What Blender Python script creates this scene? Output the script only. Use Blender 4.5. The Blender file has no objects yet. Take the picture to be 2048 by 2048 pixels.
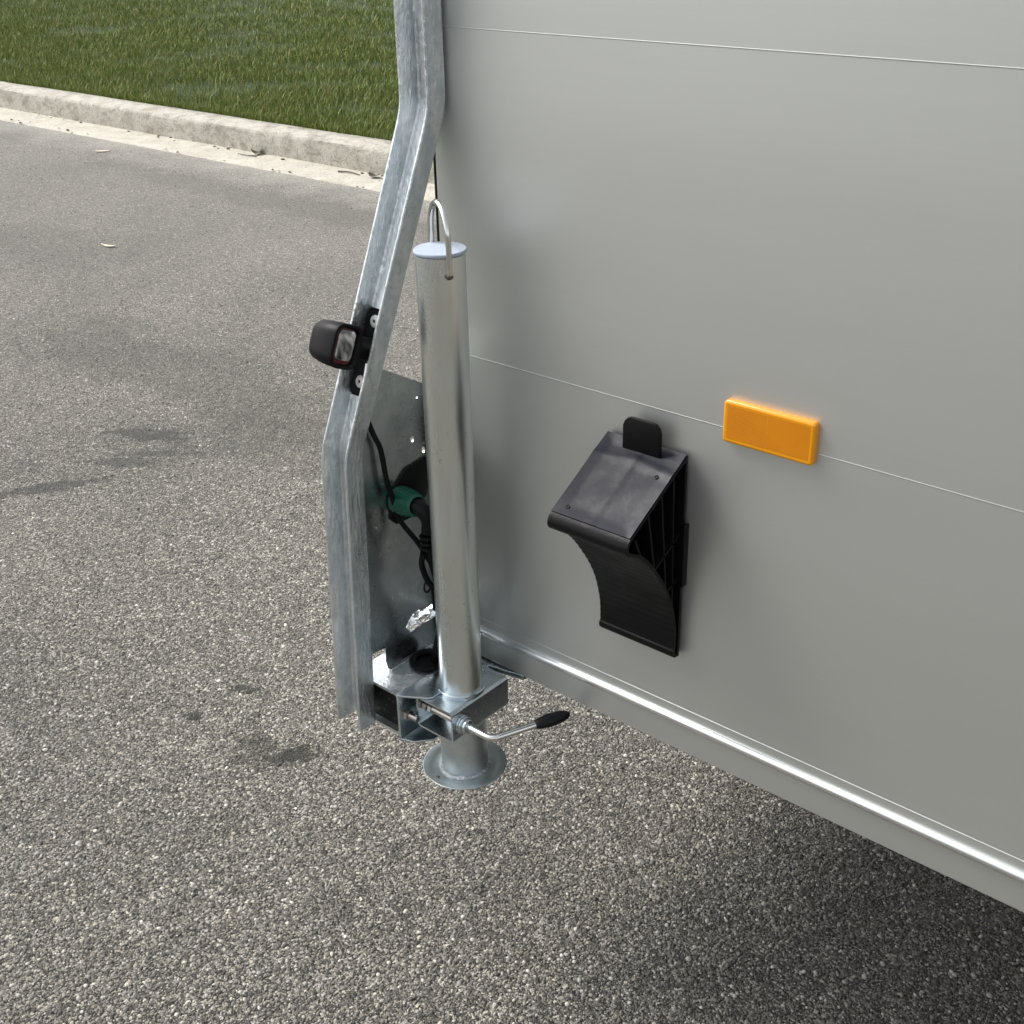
import bpy, bmesh, math, random
import numpy as np
from mathutils import Matrix, Vector
from mathutils.geometry import tessellate_polygon

random.seed(4); RNG = np.random.default_rng(4)
SC = bpy.context.scene
COL = SC.collection
H = 1.5                       # everything below is measured from eye height; H lifts it so the road is z = 0

# ------------------------------------------------------------------ camera
ROT = np.array([[0.757007, 0.653045, -0.021721], [0.282889, -0.357527, -0.890027], [-0.588994, 0.667613, -0.45539]])
cam_d = bpy.data.cameras.new('camera'); cam = bpy.data.objects.new('camera', cam_d); COL.objects.link(cam)
cam_d.sensor_width = 36; cam_d.lens = 2486 / 2048 * 36; cam_d.clip_start = 0.02; cam_d.clip_end = 600
M = Matrix.Identity(4)
for i in range(3):
    M[i][0] = ROT[0][i]; M[i][1] = -ROT[1][i]; M[i][2] = -ROT[2][i]
M[0][3], M[1][3], M[2][3] = 1.0156, -1.0341, H
cam.matrix_world = M
SC.camera = cam

# ------------------------------------------------------------------ light
SUN_EL, SUN_AZ = 48, 194      # azimuth: direction the light comes from, degrees from +X
w = bpy.data.worlds.new('World'); SC.world = w; w.use_nodes = True
nt = w.node_tree; nt.nodes.clear()
sky = nt.nodes.new('ShaderNodeTexSky'); sky.sky_type = 'NISHITA'; sky.sun_disc = False
sky.sun_elevation = math.radians(SUN_EL); sky.sun_rotation = math.radians(90 - SUN_AZ)
sky.dust_density = 3.0; sky.air_density = 1.0; sky.ozone_density = 1.0
hs = nt.nodes.new('ShaderNodeHueSaturation'); hs.inputs['Saturation'].default_value = 0.22
bg = nt.nodes.new('ShaderNodeBackground'); bg.inputs['Strength'].default_value = 0.105
wo = nt.nodes.new('ShaderNodeOutputWorld')
nt.links.new(sky.outputs[0], hs.inputs['Color']); nt.links.new(hs.outputs[0], bg.inputs[0]); nt.links.new(bg.outputs[0], wo.inputs[0])
sd = bpy.data.lights.new('sun', 'SUN'); sd.energy = 1.5; sd.angle = math.radians(26); sd.color = (1, 0.96, 0.9)
so = bpy.data.objects.new('sun', sd); COL.objects.link(so)
dv = Vector((math.cos(math.radians(SUN_AZ)) * math.cos(math.radians(SUN_EL)), math.sin(math.radians(SUN_AZ)) * math.cos(math.radians(SUN_EL)), math.sin(math.radians(SUN_EL))))
so.rotation_euler = dv.to_track_quat('Z', 'Y').to_euler(); so.location = (0, 0, 8)
SC.view_settings.view_transform = 'Standard'; SC.view_settings.look = 'None'
SC.view_settings.gamma = 1; SC.view_settings.use_curve_mapping = False
SC.view_settings.exposure = 1.22

# ------------------------------------------------------------------ materials
def mat(name):
    m = bpy.data.materials.new(name); m.use_nodes = True
    n = m.node_tree; b = n.nodes['Principled BSDF']
    return m, n, b
def nd(n, t, **k):
    x = n.nodes.new(t)
    for a, v in k.items():
        if a.startswith('i_'): x.inputs[a[2:].replace('_', ' ')].default_value = v
        else: setattr(x, a, v)
    return x
def lk(n, a, b): n.links.new(a, b)
def coords(n, scale=(1, 1, 1), obj=False):
    # geometry position in the world = stable for every (immobile) thing
    g = nd(n, 'ShaderNodeNewGeometry'); m = nd(n, 'ShaderNodeMapping'); m.inputs['Scale'].default_value = scale
    lk(n, g.outputs['Position'], m.inputs['Vector']); return m.outputs[0]
def noise(n, vec, scale, detail=3, rough=0.5, dist=0):
    x = nd(n, 'ShaderNodeTexNoise'); x.inputs['Scale'].default_value = scale; x.inputs['Detail'].default_value = detail
    x.inputs['Roughness'].default_value = rough; x.inputs['Distortion'].default_value = dist
    lk(n, vec, x.inputs['Vector']); return x.outputs['Fac']
def ramp(n, fac, stops, interp='LINEAR'):
    r = nd(n, 'ShaderNodeValToRGB'); r.color_ramp.interpolation = interp
    e = r.color_ramp.elements
    while len(e) > 1: e.remove(e[-1])
    e[0].position = stops[0][0]; e[0].color = c4(stops[0][1])
    for p, c in stops[1:]:
        q = e.new(p); q.color = c4(c)
    lk(n, fac, r.inputs[0]); return r.outputs[0]
def c4(c):
    if isinstance(c, (int, float)): return (c, c, c, 1)
    return (c[0], c[1], c[2], 1)
def mix(n, fac, a, b, mode='MIX'):
    x = nd(n, 'ShaderNodeMix', data_type='RGBA', blend_type=mode)
    if isinstance(fac, (int, float)): x.inputs[0].default_value = fac
    else: lk(n, fac, x.inputs[0])
    for v, s in ((a, x.inputs[6]), (b, x.inputs[7])):
        if isinstance(v, tuple) or isinstance(v, float): s.default_value = c4(v)
        else: lk(n, v, s)
    return x.outputs[2]
def mth(n, op, a, b=0.0, c=None):
    x = nd(n, 'ShaderNodeMath', operation=op)
    for i, v in enumerate((a, b) if c is None else (a, b, c)):
        if isinstance(v, (int, float)): x.inputs[i].default_value = v
        else: lk(n, v, x.inputs[i])
    return x.outputs[0]
def bump(n, b, h, strength=0.3, dist=0.001, prev=None):
    x = nd(n, 'ShaderNodeBump'); x.inputs['Strength'].default_value = strength; x.inputs['Distance'].default_value = dist
    lk(n, h, x.inputs['Height'])
    if prev is not None: lk(n, prev, x.inputs['Normal'])
    lk(n, x.outputs[0], b.inputs['Normal']); return x.outputs[0]

def metal(name, c0, c1, r0, r1, scale, spangle=0.0, bstr=0.15, bd=0.0006, wav=0.0, metallic=1.0, stretch=(1, 1, 1), dirt=0.0, stain=None):
    m, n, b = mat(name); v = coords(n, stretch)
    f = noise(n, v, scale, 4, 0.6)
    col = ramp(n, f, [(0.32, c0), (0.68, c1)])
    rf = noise(n, v, scale * 0.45, 5, 0.65)
    rg = ramp(n, rf, [(0.3, r0), (0.7, r1)])
    h = noise(n, v, scale * 3, 3, 0.6)
    if spangle:
        vo = nd(n, 'ShaderNodeTexVoronoi'); vo.inputs['Scale'].default_value = spangle; lk(n, coords(n), vo.inputs['Vector'])
        sp = ramp(n, vo.outputs['Color'], [(0.0, 0.84), (1.0, 1.0)])
        col = mix(n, 1.0, col, sp, 'MULTIPLY')
    if stain:
        s = ramp(n, noise(n, coords(n, (1, 1, 0.25)), 22, 4, 0.6), [(0.45, 0.0), (0.75, 1.0)])
        col = mix(n, mth(n, 'MULTIPLY', s, 0.6), col, stain)
    if dirt:
        s = ramp(n, noise(n, coords(n), 150, 3, 0.6), [(0.62, 0.0), (0.74, 1.0)])
        s2 = ramp(n, noise(n, coords(n), 14, 3, 0.6), [(0.45, 0.0), (0.65, 1.0)])
        s = mth(n, 'MULTIPLY', s, s2)
        col = mix(n, mth(n, 'MULTIPLY', s, dirt), col, (0.16, 0.15, 0.14))
        rgm = mth(n, 'ADD', rg, mth(n, 'MULTIPLY', s, 0.3)); rg = rgm
    lk(n, col, b.inputs['Base Color']); lk(n, rg, b.inputs['Roughness'])
    b.inputs['Metallic'].default_value = metallic
    p = bump(n, b, h, bstr, bd)
    if wav:
        bump(n, b, noise(n, coords(n), 9, 2, 0.5), wav, 0.02, p)
    return m
HOTDIP = metal('hot_dip_galvanised_steel', (0.66, 0.72, 0.75), (0.94, 0.96, 0.97), 0.22, 0.44, 60, spangle=150, bstr=0.9, bd=0.0019, stretch=(1, 1, 0.35), wav=0.06, dirt=0.06, metallic=0.93)
SHEETZ = metal('galvanised_sheet_steel', (0.52, 0.56, 0.57), (0.68, 0.71, 0.72), 0.20, 0.36, 16, spangle=60, bstr=0.18, bd=0.0006, wav=0.22, dirt=0.5)
ZINC = metal('zinc_plated_steel_tube', (0.74, 0.80, 0.82), (0.86, 0.89, 0.88), 0.24, 0.36, 20, bstr=0.1, bd=0.0004, stretch=(1, 1, 0.12), dirt=0.6, wav=0.02, stain=(0.74, 0.71, 0.57), metallic=1.0)
ZINC2 = metal('zinc_plated_steel_clamp', (0.56, 0.64, 0.68), (0.74, 0.79, 0.81), 0.20, 0.34, 30, bstr=0.12, bd=0.0004, dirt=0.5, wav=0.04)
FOOTZ = metal('dull_zinc_foot_steel', (0.50, 0.56, 0.58), (0.66, 0.71, 0.72), 0.34, 0.50, 35, bstr=0.2, bd=0.0005, dirt=0.6, wav=0.03)
POLISH = metal('polished_aluminium_bead', (0.86, 0.88, 0.88), (0.93, 0.94, 0.94), 0.26, 0.30, 12, bstr=0.0, bd=0.0002)
CHROME = metal('bright_bent_rod', (0.70, 0.70, 0.68), (0.80, 0.79, 0.76), 0.07, 0.14, 40, bstr=0.05, bd=0.0003)
FOIL = metal('bright_crumpled_foil', (0.88, 0.88, 0.88), (0.95, 0.95, 0.95), 0.10, 0.2, 40, bstr=0.3, bd=0.001)
BOLT = metal('dark_steel_bolt', (0.36, 0.33, 0.30), (0.52, 0.49, 0.45), 0.25, 0.4, 60, bstr=0.2, bd=0.0004)
WELD = metal('weld_bead_zinc', (0.50, 0.54, 0.55), (0.75, 0.77, 0.78), 0.2, 0.45, 120, bstr=1.0, bd=0.003)
BURN = metal('burnt_weld', (0.10, 0.09, 0.08), (0.24, 0.22, 0.20), 0.35, 0.6, 120, bstr=1.0, bd=0.003)

def aluminium():
    m, n, b = mat('satin_anodised_aluminium')
    v = coords(n, (0.25, 1, 60))
    f = noise(n, v, 6, 4, 0.6)
    f2 = noise(n, coords(n, (0.35, 1, 2.2)), 3, 4, 0.6)
    col = mix(n, 1.0, ramp(n, f, [(0.3, (0.616, 0.632, 0.610)), (0.7, (0.626, 0.641, 0.618))]), ramp(n, f2, [(0.3, 0.975), (0.7, 1.0)]), 'MULTIPLY')
    lk(n, col, b.inputs['Base Color'])
    b.inputs['Metallic'].default_value = 0.80
    lk(n, ramp(n, f2, [(0.3, 0.43), (0.7, 0.46)]), b.inputs['Roughness'])
    bump(n, b, f, 0.02, 0.0004)
    return m
ALU = aluminium()

def plastic(name, c, r=0.4, bs=0.2, scale=300, c2=None, dist=0.0005, spec=0.5, patch=True):
    m, n, b = mat(name); v = coords(n)
    f = noise(n, v, 14, 4, 0.6)
    c2 = c2 or tuple(x * 1.5 for x in c)
    lk(n, ramp(n, f, [(0.3, c), (0.7, c2)]), b.inputs['Base Color'])
    lk(n, ramp(n, noise(n, v, 35, 4, 0.6), [(0.3, max(0.05, r - 0.07)), (0.7, r + 0.08)]), b.inputs['Roughness'])
    b.inputs['Specular IOR Level'].default_value = spec
    bump(n, b, noise(n, v, scale, 3, 0.6), bs, dist)
    return m
CHOCKT = plastic('sky_tinted_black_plastic_top', (0.006, 0.007, 0.015), 0.34, 0.25, 160, c2=(0.009, 0.011, 0.021), dist=0.0005, spec=0.13)  # blue tint paints the sky's sheen into the black plastic
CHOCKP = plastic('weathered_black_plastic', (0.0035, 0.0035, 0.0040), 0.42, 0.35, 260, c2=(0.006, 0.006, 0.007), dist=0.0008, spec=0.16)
BLACKP = plastic('matt_black_plastic', (0.003, 0.003, 0.0035), 0.5, 0.1, spec=0.2)
RUBBER = plastic('black_rubber', (0.004, 0.004, 0.005), 0.5, 0.15, 500, spec=0.14)
GRIP = plastic('black_dipped_grip', (0.004, 0.004, 0.006), 0.5, 0.25, 900, spec=0.3)
CAPP = plastic('pale_blue_grey_plastic_cap', (0.38, 0.44, 0.53), 0.45, 0.05, c2=(0.41, 0.47, 0.56))
GREEN = plastic('green_plastic', (0.0, 0.075, 0.042), 0.35, 0.1, c2=(0.0, 0.095, 0.054))
REDP = plastic('red_plastic_lens', (0.055, 0.003, 0.006), 0.25, 0.1)
WASHER = plastic('grey_painted_washer', (0.42, 0.40, 0.39), 0.4, 0.3, 200, c2=(0.6, 0.58, 0.56))

SPECK = metal('specked_dark_fill', (0.003, 0.003, 0.004), (0.006, 0.006, 0.008), 0.4, 0.5, 30, metallic=0.0, dirt=0.0)  # black that stands for the shaded inside of the beam, pale specks on it
def specks():
    n = SPECK.node_tree; b = n.nodes['Principled BSDF']; b.inputs['Specular IOR Level'].default_value = 0.25
    o = nd(n, 'ShaderNodeTexVoronoi'); o.inputs['Scale'].default_value = 160; lk(n, coords(n), o.inputs['Vector'])
    lk(n, ramp(n, o.outputs['Distance'], [(0.0, 0.5), (0.10, 0.30), (0.16, 0.004)]), b.inputs['Base Color'])
specks()
def amber(nm, ca, cb):
    m, n, b = mat(nm)
    v = coords(n, (1, 1, 1))
    vo = nd(n, 'ShaderNodeTexVoronoi', feature='F1'); vo.inputs['Scale'].default_value = 420; lk(n, v, vo.inputs['Vector'])
    f = noise(n, v, 30, 3, 0.5)
    lk(n, ramp(n, f, [(0.3, ca), (0.7, cb)]), b.inputs['Base Color'])
    b.inputs['Roughness'].default_value = 0.28
    b.inputs['Coat Weight'].default_value = 0.25; b.inputs['Coat Roughness'].default_value = 0.12
    b.inputs['Subsurface Weight'].default_value = 0.15; b.inputs['Subsurface Radius'].default_value = (1, 0.4, 0.05); b.inputs['Subsurface Scale'].default_value = 0.004
    bump(n, b, vo.outputs['Distance'], 0.10, 0.0004)
    return m
AMBER = amber('amber_plastic', (0.78, 0.30, 0.0), (0.84, 0.34, 0.0)); AMBER2 = amber('amber_prism_field', (0.62, 0.21, 0.0), (0.69, 0.24, 0.0))
def lensmat():
    m, n, b = mat('clear_lens_over_reflector')
    v = coords(n, (1, 1, 0.6))
    f = noise(n, v, 55, 1, 0.4, 1.0)
    lk(n, ramp(n, f, [(0.38, (0.10, 0.10, 0.105)), (0.60, (0.85, 0.84, 0.83))]), b.inputs['Base Color'])
    b.inputs['Metallic'].default_value = 0.7; b.inputs['Roughness'].default_value = 0.22
    b.inputs['Coat Weight'].default_value = 1.0; b.inputs['Coat Roughness'].default_value = 0.08
    bump(n, b, f, 0.8, 0.003)
    return m
LENS = lensmat()

# ragged oily spots and broad darker bands: x, y, half sizes, angle, strength, raggedness
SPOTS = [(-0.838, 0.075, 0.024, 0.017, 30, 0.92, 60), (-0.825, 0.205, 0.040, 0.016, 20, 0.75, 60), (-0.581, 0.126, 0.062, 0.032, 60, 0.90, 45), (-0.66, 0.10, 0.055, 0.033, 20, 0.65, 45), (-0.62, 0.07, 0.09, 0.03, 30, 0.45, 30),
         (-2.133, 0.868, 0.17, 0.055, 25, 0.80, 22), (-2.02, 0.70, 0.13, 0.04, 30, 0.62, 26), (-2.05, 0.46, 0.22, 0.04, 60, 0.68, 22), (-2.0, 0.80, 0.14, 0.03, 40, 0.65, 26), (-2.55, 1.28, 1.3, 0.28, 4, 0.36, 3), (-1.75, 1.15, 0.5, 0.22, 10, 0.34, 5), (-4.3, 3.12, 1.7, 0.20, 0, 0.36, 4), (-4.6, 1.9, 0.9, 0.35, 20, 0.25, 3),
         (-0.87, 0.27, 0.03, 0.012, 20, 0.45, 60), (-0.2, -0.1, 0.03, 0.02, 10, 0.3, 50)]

def darken_spots(n, v, col):
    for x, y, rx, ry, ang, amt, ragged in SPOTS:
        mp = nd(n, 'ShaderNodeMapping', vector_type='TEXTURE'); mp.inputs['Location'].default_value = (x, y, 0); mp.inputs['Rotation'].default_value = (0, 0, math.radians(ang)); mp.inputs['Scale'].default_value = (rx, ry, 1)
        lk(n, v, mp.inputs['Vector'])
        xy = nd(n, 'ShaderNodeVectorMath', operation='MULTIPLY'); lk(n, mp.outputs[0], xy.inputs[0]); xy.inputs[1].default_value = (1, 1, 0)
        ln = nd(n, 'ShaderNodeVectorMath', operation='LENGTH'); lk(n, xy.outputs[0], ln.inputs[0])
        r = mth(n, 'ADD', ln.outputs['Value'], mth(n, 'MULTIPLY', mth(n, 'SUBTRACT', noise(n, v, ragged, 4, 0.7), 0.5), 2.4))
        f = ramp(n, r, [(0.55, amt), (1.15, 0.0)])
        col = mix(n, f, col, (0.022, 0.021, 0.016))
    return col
def asphalt():
    m, n, b = mat('worn_asphalt')
    v = coords(n)
    wob = nd(n, 'ShaderNodeTexNoise'); wob.inputs['Scale'].default_value = 90; lk(n, v, wob.inputs['Vector'])
    vv = nd(n, 'ShaderNodeVectorMath', operation='MULTIPLY_ADD'); lk(n, wob.outputs['Color'], vv.inputs[0]); vv.inputs[1].default_value = (0.006, 0.006, 0.0); lk(n, v, vv.inputs[2])
    def vor(scale, feat='F1'):
        o = nd(n, 'ShaderNodeTexVoronoi', feature=feat, voronoi_dimensions='2D'); o.inputs['Scale'].default_value = scale; o.inputs['Randomness'].default_value = 1.0
        lk(n, vv.outputs[0], o.inputs['Vector']); return o
    a = vor(150); c = vor(330)
    sep = nd(n, 'ShaderNodeSeparateColor'); lk(n, a.outputs['Color'], sep.inputs[0])
    sep2 = nd(n, 'ShaderNodeSeparateColor'); lk(n, c.outputs['Color'], sep2.inputs[0])
    stone = ramp(n, sep.outputs[0], [(0.0, (0.080, 0.076, 0.068)), (0.45, (0.165, 0.157, 0.140)), (0.75, (0.250, 0.240, 0.215)), (0.93, (0.36, 0.345, 0.31)), (1.0, (0.52, 0.50, 0.45))])
    fine = ramp(n, sep2.outputs[0], [(0.0, (0.032, 0.030, 0.027)), (0.6, (0.170, 0.162, 0.144)), (0.9, (0.30, 0.288, 0.255)), (1.0, (0.48, 0.465, 0.42))])
    tint = ramp(n, sep.outputs[1], [(0.0, (1.0, 0.94, 0.86)), (0.5, (1, 1, 1)), (1.0, (0.94, 0.97, 1.02))])
    stone = mix(n, 1.0, stone, tint, 'MULTIPLY')
    inst = ramp(n, a.outputs['Distance'], [(0.40, 1.0), (0.52, 0.0)])
    pick = ramp(n, sep.outputs[2], [(0.42, 0.0), (0.50, 1.0)])
    sel = mth(n, 'MULTIPLY', inst, pick)
    col = mix(n, sel, fine, stone)
    gap = ramp(n, c.outputs['Distance'], [(0.30, 1.0), (0.70, 0.22)])
    col = mix(n, mth(n, 'SUBTRACT', 1.0, sel), col, mix(n, 1.0, col, gap, 'MULTIPLY'))
    # uneven wear: broad soft patches, a few oily spots, wider darker bands
    big = ramp(n, noise(n, v, 1.3, 3, 0.55, 0.4), [(0.30, (0.76, 0.76, 0.76)), (0.50, (0.98, 0.975, 0.96)), (0.70, (1.16, 1.15, 1.12))])
    mid = ramp(n, noise(n, v, 11, 4, 0.6), [(0.3, (0.86, 0.85, 0.84)), (0.7, (1.14, 1.13, 1.12))])
    fm = ramp(n, noise(n, v, 48, 4, 0.7), [(0.32, 0.55), (0.5, 0.98), (0.68, 1.50)]); col = mix(n, 1.0, col, fm, 'MULTIPLY'); col = mix(n, 1.0, col, big, 'MULTIPLY'); col = mix(n, 1.0, col, mid, 'MULTIPLY')
    col = darken_spots(n, v, col)
    # loose sand washed against the gutter
    geo = nd(n, 'ShaderNodeNewGeometry'); sx = nd(n, 'ShaderNodeSeparateXYZ'); lk(n, geo.outputs['Position'], sx.inputs[0])
    edge = mth(n, 'ADD', sx.outputs[1], mth(n, 'MULTIPLY', mth(n, 'SUBTRACT', noise(n, v, 3.5, 5, 0.65), 0.5), 0.7))
    sand = ramp(n, mth(n, 'MULTIPLY', mth(n, 'SUBTRACT', edge, 3.25), 2.2), [(0.0, 0.0), (1.0, 0.75)])
    col = mix(n, sand, col, mix(n, sep2.outputs[0], (0.22, 0.20, 0.17), (0.66, 0.63, 0.56)))
    far_sheen = ramp(n, mth(n, 'MULTIPLY', mth(n, 'SUBTRACT', edge, 0.1), 0.36), [(0.0, 0.0), (1.0, 0.30)])  # paler with distance: backscattered light mixed into the colour
    col = mix(n, far_sheen, col, mix(n, sep2.outputs[0], (0.17, 0.162, 0.145), (0.46, 0.44, 0.40)))
    lk(n, col, b.inputs['Base Color'])
    lk(n, ramp(n, sep.outputs[0], [(0.0, 0.62), (1.0, 0.85)]), b.inputs['Roughness'])
    b.inputs['Specular IOR Level'].default_value = 0.35
    hgt = mth(n, 'ADD', mth(n, 'MULTIPLY', mth(n, 'SUBTRACT', 0.6, a.outputs['Distance']), pick), mth(n, 'MULTIPLY', mth(n, 'SUBTRACT', 0.6, c.outputs['Distance']), 0.6))
    hgt = mth(n, 'ADD', hgt, mth(n, 'MULTIPLY', noise(n, v, 60, 3, 0.6), 0.8))
    bump(n, b, hgt, 1.0, 0.0045)
    return m
def pebblemat():
    m, n, b = mat('pale_aggregate_stones')
    g = nd(n, 'ShaderNodeNewGeometry')
    col = ramp(n, g.outputs['Random Per Island'], [(0.0, (0.028, 0.026, 0.024)), (0.30, (0.090, 0.085, 0.076)), (0.62, (0.215, 0.205, 0.180)), (0.88, (0.37, 0.355, 0.315)), (0.985, (0.50, 0.48, 0.43)), (1.0, (0.66, 0.64, 0.58))])
    f = noise(n, coords(n), 600, 3, 0.6)
    col = mix(n, 1.0, col, ramp(n, f, [(0.3, 0.80), (0.7, 1.12)]), 'MULTIPLY')
    col = darken_spots(n, coords(n), col)
    lk(n, col, b.inputs['Base Color']); b.inputs['Roughness'].default_value = 0.6
    bump(n, b, f, 0.4, 0.0006)
    return m
def concrete(name, dirtcol, amount, warm=(0.46, 0.44, 0.38)):
    m, n, b = mat(name); v = coords(n)
    base = ramp(n, noise(n, v, 7, 5, 0.65), [(0.3, tuple(x * 0.84 for x in warm)), (0.7, tuple(x * 1.08 for x in warm))])
    d = ramp(n, noise(n, coords(n, (1, 1, 1.6)), 9, 6, 0.72, 0.6), [(0.46, 0.0), (0.66, 1.0)])
    base = mix(n, mth(n, 'MULTIPLY', d, amount), base, dirtcol)
    pit = ramp(n, noise(n, v, 70, 4, 0.7), [(0.34, 0.45), (0.44, 1.0)])
    base = mix(n, 1.0, base, pit, 'MULTIPLY')
    lk(n, base, b.inputs['Base Color']); b.inputs['Roughness'].default_value = 0.85
    h = mth(n, 'ADD', noise(n, v, 40, 5, 0.7), mth(n, 'MULTIPLY', noise(n, v, 220, 2, 0.6), 0.4))
    bump(n, b, h, 0.7, 0.008)
    return m
def grassmat():
    m, n, b = mat('grass_blades')
    g = nd(n, 'ShaderNodeNewGeometry')
    c = ramp(n, g.outputs['Random Per Island'], [(0.0, (0.055, 0.095, 0.011)), (0.45, (0.13, 0.19, 0.022)), (0.80, (0.24, 0.28, 0.042)), (0.92, (0.32, 0.28, 0.11)), (1.0, (0.26, 0.17, 0.08))])
    lk(n, c, b.inputs['Base Color']); b.inputs['Roughness'].default_value = 0.55
    return m
def soilmat():
    m, n, b = mat('mown_turf'); v = coords(n)
    c = ramp(n, noise(n, v, 9, 5, 0.7), [(0.3, (0.030, 0.052, 0.009)), (0.55, (0.055, 0.095, 0.014)), (0.75, (0.10, 0.12, 0.03))])
    c = mix(n, 1.0, c, ramp(n, noise(n, v, 90, 3, 0.7), [(0.3, 0.45), (0.7, 1.3)]), 'MULTIPLY')
    lk(n, c, b.inputs['Base Color']); b.inputs['Roughness'].default_value = 0.9
    bump(n, b, noise(n, v, 120, 3, 0.7), 1.0, 0.03)
    return m
def flat(name, c, r=0.6):
    m, n, b = mat(name); v = coords(n)
    lk(n, ramp(n, noise(n, v, 120, 3, 0.6), [(0.3, tuple(x * 0.75 for x in c)), (0.7, tuple(x * 1.2 for x in c))]), b.inputs['Base Color']); b.inputs['Roughness'].default_value = r
    return m
ASPH = asphalt(); PEB = pebblemat()
KERBC = concrete('weathered_kerb_concrete', (0.20, 0.18, 0.14), 0.75); GUTC = concrete('pale_gutter_concrete', (0.34, 0.31, 0.25), 0.6, (0.50, 0.475, 0.41))
GRASS = grassmat(); SOIL = soilmat()
UNDER = flat('dark_underbody_board', (0.05, 0.045, 0.04), 0.8)

# ------------------------------------------------------------------ building helpers
def thing(name, loc, label, cat, group=None):
    o = bpy.data.objects.new(name, None); COL.objects.link(o); o.empty_display_size = 0.05
    o.location = (loc[0], loc[1], loc[2] + H); o['label'] = label; o['category'] = cat
    if group: o['group'] = group
    return o
def wloc(o):
    p = Vector(o.location)
    while o.parent: o = o.parent; p += Vector(o.location)
    return p
def link(name, me, m, parent=None, smooth=40, at=None, label=None):
    """me is a mesh or bmesh in eye-height coordinates"""
    if isinstance(me, bmesh.types.BMesh):
        bm = me; me = bpy.data.meshes.new(name); bmesh.ops.recalc_face_normals(bm, faces=bm.faces[:]); bm.to_mesh(me); bm.free()
    off = np.array((0, 0, H)) - (np.array(wloc(parent)) if parent else np.zeros(3))
    co = np.empty(len(me.vertices) * 3, dtype=np.float64); me.vertices.foreach_get('co', co); co = co.reshape(-1, 3) + off
    c = (co.min(0) + co.max(0)) / 2; c[2] = co[:, 2].min()      # origin at the base of the piece
    co -= c
    me.vertices.foreach_set('co', co.astype(np.float32).ravel()); me.update()
    if smooth:
        me.polygons.foreach_set('use_smooth', np.ones(len(me.polygons), dtype=bool))
        if smooth < 180: me.set_sharp_from_angle(angle=math.radians(smooth))
    me.materials.append(m)
    o = bpy.data.objects.new(name, me); COL.objects.link(o); o.location = c
    if parent: o.parent = parent
    if label: o['label'] = label
    return o
def box(x0, x1, y0, y1, z0, z1, bev=0.0, seg=2, bm=None):
    own = bm or bmesh.new()
    r = bmesh.ops.create_cube(own, size=1)
    for v in r['verts']:
        v.co = Vector((x0 + (v.co.x + .5) * (x1 - x0), y0 + (v.co.y + .5) * (y1 - y0), z0 + (v.co.z + .5) * (z1 - z0)))
    if bev:
        es = list({e for v in r['verts'] for e in v.link_edges})
        bmesh.ops.bevel(own, geom=es, offset=bev, segments=seg, affect='EDGES', profile=0.5)
    return own
def poly_prism(pts, axis, a0, a1, holes=(), bev=0.0):
    """extrude a closed 2-D outline (with holes) along an axis; pts are the two other coordinates in order"""
    def P(u, v, a):
        return {'x': (a, u, v), 'y': (u, a, v), 'z': (u, v, a)}[axis]
    bm = bmesh.new(); loops = [list(pts)] + [list(h) for h in holes]
    allp = [p for l in loops for p in l]
    v0 = [bm.verts.new(P(p[0], p[1], a0)) for p in allp]; v1 = [bm.verts.new(P(p[0], p[1], a1)) for p in allp]
    for t in tessellate_polygon([[Vector((p[0], p[1], 0)) for p in l] for l in loops]):
        try: bm.faces.new([v0[i] for i in t]); bm.faces.new([v1[i] for i in reversed(t)])
        except ValueError: pass
    k = 0
    for l in loops:
        n = len(l)
        for i in range(n):
            bm.faces.new((v0[k + i], v0[k + (i + 1) % n], v1[k + (i + 1) % n], v1[k + i]))
        k += n
    if bev:
        bmesh.ops.recalc_face_normals(bm, faces=bm.faces[:])
        es = [e for e in bm.edges if len(e.link_faces) == 2 and abs(e.calc_face_angle(0)) > 1.2 and abs(getattr(e.verts[0].co, axis) - getattr(e.verts[1].co, axis)) < 1e-6]
        bmesh.ops.bevel(bm, geom=es, offset=bev, segments=2, affect='EDGES', profile=0.5)
    return bm
def rrect(u0, u1, v0, v1, r, n=5):
    o = []
    for cx, cy, a in ((u1 - r, v1 - r, 0), (u0 + r, v1 - r, 90), (u0 + r, v0 + r, 180), (u1 - r, v0 + r, 270)):
        for i in range(n + 1):
            t = math.radians(a + 90 * i / n); o.append((cx + r * math.cos(t), cy + r * math.sin(t)))
    return o
def circ(cu, cv, r, n=24, sv=1.0):
    return [(cu + r * math.cos(2 * math.pi * i / n), cv + r * sv * math.sin(2 * math.pi * i / n)) for i in range(n)]
def frame(d):
    d = Vector(d).normalized(); a = Vector((0, 0, 1)) if abs(d.z) < 0.9 else Vector((1, 0, 0))
    u = d.cross(a).normalized(); return u, d.cross(u).normalized(), d
def lathe(p, d, prof, n=32, bm=None, closed=True):
    """prof: (radius, distance along d) pairs"""
    bm = bm or bmesh.new(); u, v, d = frame(d); p = Vector(p); rings = []
    for r, h in prof:
        if r < 1e-6: rings.append([bm.verts.new(p + d * h)])
        else: rings.append([bm.verts.new(p + d * h + u * (r * math.cos(2 * math.pi * i / n)) + v * (r * math.sin(2 * math.pi * i / n))) for i in range(n)])
    for a, b in zip(rings, rings[1:]):
        for i in range(n):
            j = (i + 1) % n
            f = [a[i % len(a)], a[j % len(a)], b[j % len(b)], b[i % len(b)]]
            g = []
            for x in f:
                if x not in g: g.append(x)
            if len(g) > 2: bm.faces.new(g)
    for rg in (rings[0], rings[-1]):
        if closed and len(rg) > 2: bm.faces.new(rg)
    return bm
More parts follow.
